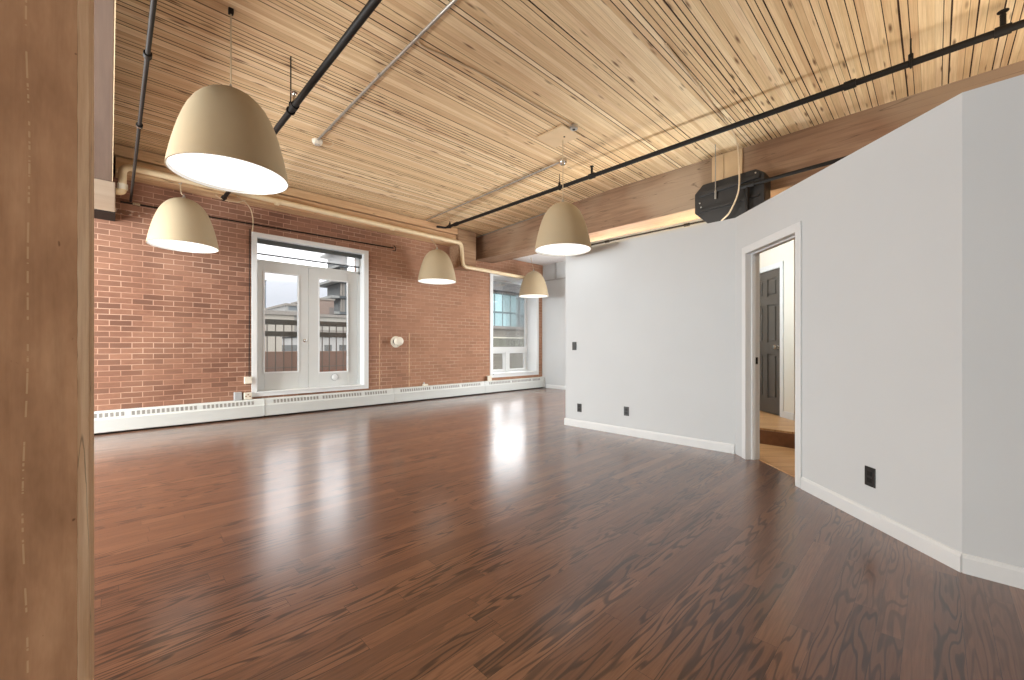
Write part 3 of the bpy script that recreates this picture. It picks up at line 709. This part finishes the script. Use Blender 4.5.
tag(q.build('ceiling_cable', M['cable'], origin=(5, 1.8, 3.5), smooth=True), 'pale cable dropping from the ceiling in front of the black box', 'cable')
# beige pipe along the ledger, down beside the block and on over the window
yp, rp = 7.30, .042
path = arc_path([(.052, yp, 3.135), (.115, yp, 3.14), (.115, yp, 3.475), (5.56, yp, 3.435), (5.60, yp, 2.925), (7.95, yp, 2.904), (7.97, 7.69, 2.904)], .10, 6)
t = thing('heating_pipe', 'beige painted pipe along the top of the brick wall, stepping down over the window', 'pipe', (4, yp, 3.2))
G().tube(path, rp, 16).build('pipe', M['beige'], t, smooth=True)
G().tube([(.115, yp, 3.17), (.115, yp, 3.24)], rp*1.25, 16).build('coupling', M['offwhite'], t, smooth=True)
for xx in (1.9, 3.9): G().tube([(xx-.03, yp, 3.452-.0067*xx*.6), (xx+.03, yp, 3.452-.0067*xx*.6)], rp*1.15, 14).build('pipe_clamp', M['beige'], t, smooth=True)

# ------------------------------------------------------------------ black box at the beam and its pipes
bx0, bx1 = 5.93, 6.22
t = thing('ceiling_unit', 'black sheet metal unit hung against the brown beam above the partition', 'ceiling unit', (6.1, 1.95, 3.08))
q = G(); oct_ = [(2.37, 3.03), (2.37, 3.30), (2.26, 3.41), (1.60, 3.43), (1.50, 3.36), (1.50, 2.78), (1.62, 2.70), (2.18, 2.84)]
q.prism(oct_, 'x', bx0, bx1).build('housing', M['blackbox'], t, bevel=.01)
q = G(); q.prism([(2.33, 3.02), (2.33, 3.05), (1.56, 3.10), (1.56, 3.07)], 'x', bx0-.022, bx0).build('front_fold', M['blackbox'], t)
q = G(); q.prism([(2.30, 3.24), (2.30, 3.30), (1.55, 3.36), (1.55, 3.30)], 'x', bx0-.03, bx0).build('top_rail', M['blackbox'], t, bevel=.006)
q = G()
for yy, z2 in ((2.30, 3.16), (2.28, 3.10), (1.60, 3.38), (2.0, 2.86)): G().lathe([(0, 0), (.011, 0), (.009, .008), (0, .009)], (0, 0, 0), 10, Matrix.Translation((bx0, yy, z2)) @ Matrix.Rotation(-PI/2, 4, 'Y')).build('bolt', M['steel'], t)
q = G(); q.tube([(bx0-.03, 2.08, 3.20), (bx0-.03, 2.08, zc(2))], .007, 8); q.tube([(bx0-.03, 2.08, 3.16), (bx0-.03, 2.08, 3.27)], .014, 8); q.build('hanger_rod', M['steel'], t)
t = thing('black_pipe', 'short black pipe with a tee in front of the black ceiling unit', 'pipe', (5.86, 1.0, 3.27))
G().tube([(5.87, 1.70, 3.22), (5.87, -3.1, 3.36)], .023, 12).build('pipe', M['black'], t, smooth=True)
G().tube([(5.87, 1.76, 3.22), (5.87, 1.60, 3.222)], .034, 12).build('tee', M['black'], t, smooth=True)
G().tube([(5.87, 1.68, 3.22), (5.87, 1.68, 2.55)], .024, 12).build('drop_pipe', M['black'], t, smooth=True)
t = thing('black_pipe', 'black pipe just above the top edge of the partition, along the beam underside', 'pipe', (6.93, 3.5, 3.17))
G().tube([(6.93, 5.15, 3.195), (6.93, -3.1, 3.195)], .017, 12).build('pipe', M['black'], t, smooth=True)
for yy in (4.45, 2.9): clamp((6.93, yy, 3.193), .027, .09).build('coupling', M['black'], t, smooth=True)

# ------------------------------------------------------------------ switches, outlets, wall bits
def plate_x(x, y, z, label, cat, name, outlet):
    o = thing(name, label, cat, (x, y, z-.06)); q = G().box(x-.006, y-.037, z-.059, x, y+.037, z+.059); q.build('cover_plate', M['plate'], o, bevel=.002)
    if outlet:
        for dz in (-.021, .021):
            G().box(x-.008, y-.017, z+dz-.015, x-.005, y+.017, z+dz+.015).build('socket', M['hole'], o, bevel=.001)
    else: G().box(x-.011, y-.016, z-.034, x-.005, y+.016, z+.034).build('rocker', M['plate'], o, bevel=.002)
plate_x(AX, 3.627, 1.157, 'black light switch on the white partition, above the outlet', 'switch', 'light_switch', False)
plate_x(AX, 3.538, .275, 'black outlet below the light switch on the white partition', 'outlet', 'wall_outlet', True)
plate_x(AX, 2.79, .31, 'black outlet low in the middle of the flat white partition', 'outlet', 'wall_outlet', True)
o = thing('wall_outlet', 'black outlet on the angled wall past the doorway', 'outlet', MB @ V((1.755, 0, .25)))
G().box(1.755-.04, -.007, .245, 1.755+.04, 0, .37, MB).build('cover_plate', M['plate'], o, bevel=.002)
for dz in (.285, .328): G().box(1.755-.018, -.009, dz-.015, 1.755+.018, -.006, dz+.015, MB).build('socket', M['hole'], o, bevel=.001)

t = thing('wall_vent', 'round off white vent cap on the brick wall beside the french door', 'vent', (4.19, YB, 1.25))
turned([(.045, 0), (.115, 0), (.118, .006), (.11, .012), (.075, .02), (.045, .02)], (4.19, YB, 1.245), M['offwhite'], 'flange', t)
turned([(.066, 0), (.07, 0), (.07, .10), (.066, .10)], (4.19, YB, 1.25), M['black'], 'neck', t)
turned([(0, .17), (.07, .17), (.088, .155), (.09, .14), (.09, .085), (.0, .085)], (4.19, YB, 1.255), M['offwhite'], 'cap', t)
t = thing('wall_box', 'small white box at the edge of the french door frame, above the heater', 'box', (1.58, YB, .56))
G().box(1.53, YB-.05, .555, 1.632, YB, .665).build('cover', M['offwhite'], t, bevel=.006)
G().tube([(1.60, YB-.012, .665), (1.612, YB-.012, 3.04)], .006, 8).build('riser_cable', M['black'], t)
t = thing('wall_cable', 'pale cable looping from the ledger to the corner of the french door frame', 'cable', (1.6, 7.65, 3.2))
G().tube(spline([(1.38, 7.40, 3.43), (1.50, 7.5, 3.41), (1.60, 7.6, 3.34), (1.645, 7.66, 3.22), (1.65, 7.67, 3.10), (1.64, 7.67, 3.0)]), .008, 8).build('lead', M['cable'], t, smooth=True)
t = thing('valve_box', 'small grey box standing on the heater left of the french door', 'box', (1.43, 7.65, .302))
G().box(1.39, 7.62, .303, 1.49, 7.69, .43).build('body', M['greyline'], t, bevel=.005)
t = thing('junction_box', 'off white wiring box lying on the heater beside the door frame', 'junction box', (1.56, 7.65, .302))
G().box(1.515, 7.62, .303, 1.63, 7.685, .415).build('body', M['offwhite'], t, bevel=.012)
q = G()
for a_, b_ in ((1.535, .35), (1.565, .375), (1.59, .345)): q.box(a_, 7.616, b_, a_+.018, 7.622, b_+.018)
q.build('wire_ends', M['corbel'], t)
t = thing('heater_valve', 'small pale valve on the heater below the wall vent', 'valve', (4.86, 7.65, .302))
G().box(4.80, 7.63, .303, 4.92, 7.685, .34).build('body', M['offwhite'], t, bevel=.005)
G().tube([(4.83, 7.655, .34), (4.83, 7.655, .385)], .014, 10).build('stem', M['steel'], t)
t = thing('thermostat_box', 'small white box on the heater at the lower corner of the window', 'box', (6.68, 7.65, .302))
G().box(6.60, 7.61, .303, 6.735, 7.69, .43).build('body', M['offwhite'], t, bevel=.008)
G().box(6.592, 7.62, .315, 6.60, 7.68, .42).build('side_plate', M['riser'], t)

# ------------------------------------------------------------------ outdoors
bal = thing('balcony', 'balcony with dark wooden rails and thin balusters outside the french door', 'balcony', (2.6, 8.8, .25))
G().box(-.6, YO, .05, 5.2, 9.62, .33).build('slab', M['deckb'], bal)
for z in (1.605, 1.36): G().box(-.6, 9.46, z, 5.2, 9.58, z+.105).build('rail', M['rail'], bal, bevel=.006)
x = -.5; n = 0
while x < 5.15:
    G().box(x, 9.51, .33, x+.016, 9.526, 1.62).build('baluster', M['baluster'], bal); x += .155; n += 1
G().box(-.6, 9.50, .70, 5.2, 9.53, .72).build('low_rail', M['baluster'], bal)
wl = thing('parapet_wall', 'low brown brick parapet behind the balcony railing', 'wall', (3, 11, 0))
G().box(-3, 11.0, -1.0, 6.4, 11.3, 1.03).build('wall_body', M['parapet'], wl)
G().box(-3, 10.97, .50, 6.4, 11.0, .54).build('string_course', plain('brick_course', (130, 88, 68), .8), wl)

def building(name, label, px0, px1, pt, Y, depth, mat, zbot=-14, extra=()):
    a, b = at_y(px0, pt, Y), at_y(px1, pt, Y)
    z = (a.z + b.z)/2
    t = thing(name, label, 'building', ((a.x+b.x)/2, Y, zbot))
    G().box(a.x, Y, zbot, b.x, Y+depth, z).build('walls', mat, t)
    G().box(a.x-.15, Y-.15, z, b.x+.15, Y+depth, z+.35).build('roof_edge', M['deckb'], t)
    return t, a.x, b.x, z
cream = mat_facade('cream_block', (150, 143, 132), (96, 93, 88), 4.4, 9, .18, .8)
grey = mat_facade('grey_concrete_block', (140, 138, 134), (80, 83, 85), 2.4, 3.1, .55, .5)
tan = mat_facade('tan_block', (122, 104, 94), (80, 74, 71), 3.0, 3.2, .4, .45)
frame = mat_facade('concrete_frame', (128, 128, 125), (60, 63, 64), 5, 3.3, .5, .8)
lace = mat_facade('patterned_block', (152, 150, 146), (70, 70, 68), .9, .9, .5, .5)
dark = mat_facade('dark_tower', (96, 104, 112), (150, 160, 168), 1.6, 2.2, .5, .5)
building('low_building', 'cream low building beyond the balcony seen in the first glazed leaf', 250, 297, 314.5, 40, 10, cream)
building('apartment_block', 'pale grey block rising above the low cream building outside', 286, 302, 306, 70, 15, grey)
building('slim_tower', 'slim dark tower far off at the edge of the first glazed leaf', 262.8, 266, 281, 160, 6, dark)
building('apartment_block', 'tan block beside the unfinished tower seen in the second glazed leaf', 314, 334, 300, 85, 14, tan)
building('low_building', 'pale low building under the unfinished tower', 296, 352, 317, 55, 10, mat_facade('pale_low', (148, 143, 134), (108, 102, 96), 3, 3, .4, .4))
building('patterned_block', 'patterned pale block right behind the balcony railing', 312, 352, 336, 26, 6, lace)
# tower under construction: slabs on a dark core
a, b = at_y(331, 240, 95), at_y(346, 240, 95)
t = thing('unfinished_tower', 'unfinished concrete tower with open floors seen in the second glazed leaf', 'tower', ((a.x+b.x)/2, 95, -14))
G().box(a.x+4.6, 97, -14, b.x-.9, 104, a.z).build('core', plain('dark_core', (96, 98, 98), .8), t)
zt = at_y(338, 314, 95).z
z = zt
while z < a.z:
    G().box(a.x+(1.5 if z > zt+8 else 0), 94.5, z, b.x+.4, 106, z+.55).build('floor_slab', frame, t)
    for q in (.25, .72): G().box(a.x+2+(b.x-a.x-2.6)*q, 95, z-3.0, a.x+2.5+(b.x-a.x-2.6)*q, 95.5, z).build('column', M['deckb'], t)
    z += 3.6
# outside the far window: canopy, glass building, sided annex and plank fence
t = thing('canopy', 'grey canopy slab projecting above the far window outside', 'canopy', (8.5, 8.6, 2.9))
G().prism([(YO, 2.87), (9.1, 2.83), (9.1, 3.0), (YO, 3.08)], 'x', 6.2, 11).build('slab', plain('canopy_grey', (180, 182, 184), .7), t)
G().box(6.2, 9.1, 2.77, 11, 9.16, 3.02).build('edge_beam', plain('canopy_steel', (92, 96, 98), .6), t)
gm = mat_facade('teal_curtain_wall', (86, 106, 109), (132, 160, 163), 1.5, 2.6, .86, .9, .25)
t, xa, xb, zt = building('glass_building', 'teal glazed office building seen through the far window', 478, 516, 293, 42, 10, gm)
building('glass_building', 'darker blue grey wing beside the teal glazed building', 516, 545, 291, 44, 10, mat_facade('blue_grey_wing', (80, 94, 97), (96, 112, 115), 1.6, 2.6, .7, .85, .4))
t = thing('annex', 'low annex with horizontal olive grey siding outside the far window', 'building', (22, 20, -3))
p, q = at_y(480, 328, 20), at_y(550, 328, 20)
G().box(p.x, 20, -6, q.x, 24, p.z).build('siding', mat_siding('olive_siding', (118, 112, 100), (90, 86, 76), .28, 'z'), t)
G().box(p.x-.2, 19.85, p.z, q.x+.2, 24.2, p.z+.18).build('roof_edge', M['deckb'], t)
t = thing('plank_fence', 'upright grey green plank fence outside the far window', 'fence', (15, 14.2, 0))
p, q = at_y(484, 338, 14), at_y(552, 338, 14)
G().box(p.x, 14, -3, q.x, 14.06, p.z).build('planks', mat_siding('fence_planks', (112, 112, 97), (72, 72, 62), .42, 'x'), t)
G().box(p.x, 13.97, p.z, q.x, 14.09, p.z+.06).build('top_rail', plain('fence_rail', (196, 192, 176), .8), t)
t = thing('siding_wall', 'low wall of olive boards below the two small sashes outside', 'wall', (10.5, 10.9, 0))
G().box(8.0, 10.9, -3, 13.5, 11.1, 1.02).build('boards', mat_siding('olive_boards', (122, 117, 104), (95, 90, 80), .11, 'z'), t)

# ------------------------------------------------------------------ light
w = bpy.data.worlds.new('overcast_sky'); S.world = w; w.use_nodes = True
nt = w.node_tree; bg = nt.nodes['Background']
tc = nt.nodes.new('ShaderNodeTexCoord'); sp = nt.nodes.new('ShaderNodeSeparateXYZ'); rp_ = nt.nodes.new('ShaderNodeValToRGB')
nt.links.new(tc.outputs['Generated'], sp.inputs[0]); nt.links.new(sp.outputs[2], rp_.inputs[0]); nt.links.new(rp_.outputs[0], bg.inputs[0])
# overcast dome: pale haze at the horizon, several times brighter overhead
er = rp_.color_ramp
for _ in range(3): er.elements.new(.5)
for e_, (p_, v_) in zip(er.elements, ((0, (.80, .83, .87)), (.10, (.80, .84, .92)), (.135, (.92, .96, 1.04)), (.205, (3.4, 3.4, 3.4)), (1, (5.4, 5.5, 5.6)))):
    e_.position = p_; e_.color = (*v_, 1)
# the cloud is thinner, so brighter, towards one side of the sky
vm = nt.nodes.new('ShaderNodeVectorMath'); vm.operation = 'DOT_PRODUCT'; nt.links.new(tc.outputs['Generated'], vm.inputs[0]); vm.inputs[1].default_value = (.80, .60, 0)
mr = nt.nodes.new('ShaderNodeMapRange'); nt.links.new(vm.outputs['Value'], mr.inputs[0])
for i_, v_ in ((1, .80), (2, .96), (3, 1.0), (4, 3.1)): mr.inputs[i_].default_value = v_
mr2 = nt.nodes.new('ShaderNodeMapRange'); nt.links.new(sp.outputs[2], mr2.inputs[0])
for i_, v_ in ((1, .13), (2, .20), (3, 0.0), (4, 1.0)): mr2.inputs[i_].default_value = v_
mm = nt.nodes.new('ShaderNodeMix'); nt.links.new(mr2.outputs[0], mm.inputs[0]); mm.inputs[2].default_value = 1.0; nt.links.new(mr.outputs[0], mm.inputs[3])
nt.links.new(mm.outputs[0], bg.inputs[1])

def area(name, loc, rot, sx, sy, power, col):
    l = bpy.data.lights.new(name, 'AREA'); l.shape = 'RECTANGLE'; l.size = sx; l.size_y = sy; l.energy = power; l.color = col
    o = bpy.data.objects.new(name, l); COL.objects.link(o); o.location = loc; o.rotation_euler = rot; return o
def point(name, loc, power, col, r=.15):
    l = bpy.data.lights.new(name, 'POINT'); l.energy = power; l.color = col; l.shadow_soft_size = r
    o = bpy.data.objects.new(name, l); COL.objects.link(o); o.location = loc; return o
area('fill_left_opening', (XL-.02, 6.25, 1.9), (0, -PI/2, 0), 2.5, 2.4, 520, (.955, .995, 1))  # unseen fill light added to brighten the partition walls
area('fill_front_opening', (-2.2, YF-.02, 1.9), (PI/2, 0, 0), 1.35, 2.1, 75, (1, 1, .98))  # fill added behind the camera, mainly for the post face
area('fill_recess_opening', (XR+.03, 4.6, 1.55), (0, PI/2, 0), 2.1, 1.3, 190, (.98, 1, 1))  # hidden fill added to brighten the recess, right bricks and far floor
area('uplight_over_partition', (6.9, 3.0, 2.66), (PI, 0, 0), .5, 3.6, 60, (1, .80, .50))
area('fill_left_bay', (-1.8, 3.6, 2.0), (PI, 0, 0), 1.5, 3.2, 165, (1, .98, .94))  # unseen fill added to lift the left half of the ceiling
area('fill_loft', (4.6, -1.6, 2.3), (PI, 0, 0), 2.0, 2.4, 60, (1, .88, .72))  # added fill without a fixture, brightens the ceiling at the right
point('hall_fill', (5.5, 2.3, 2.2), 75, (.90, .97, 1), .12)  # fill light added to brighten the hall, no fixture modelled

S.view_settings.view_transform = 'Standard'; S.view_settings.look = 'None'; S.view_settings.exposure = 0.0; S.view_settings.gamma = 1.0
S.view_settings.use_curve_mapping = False
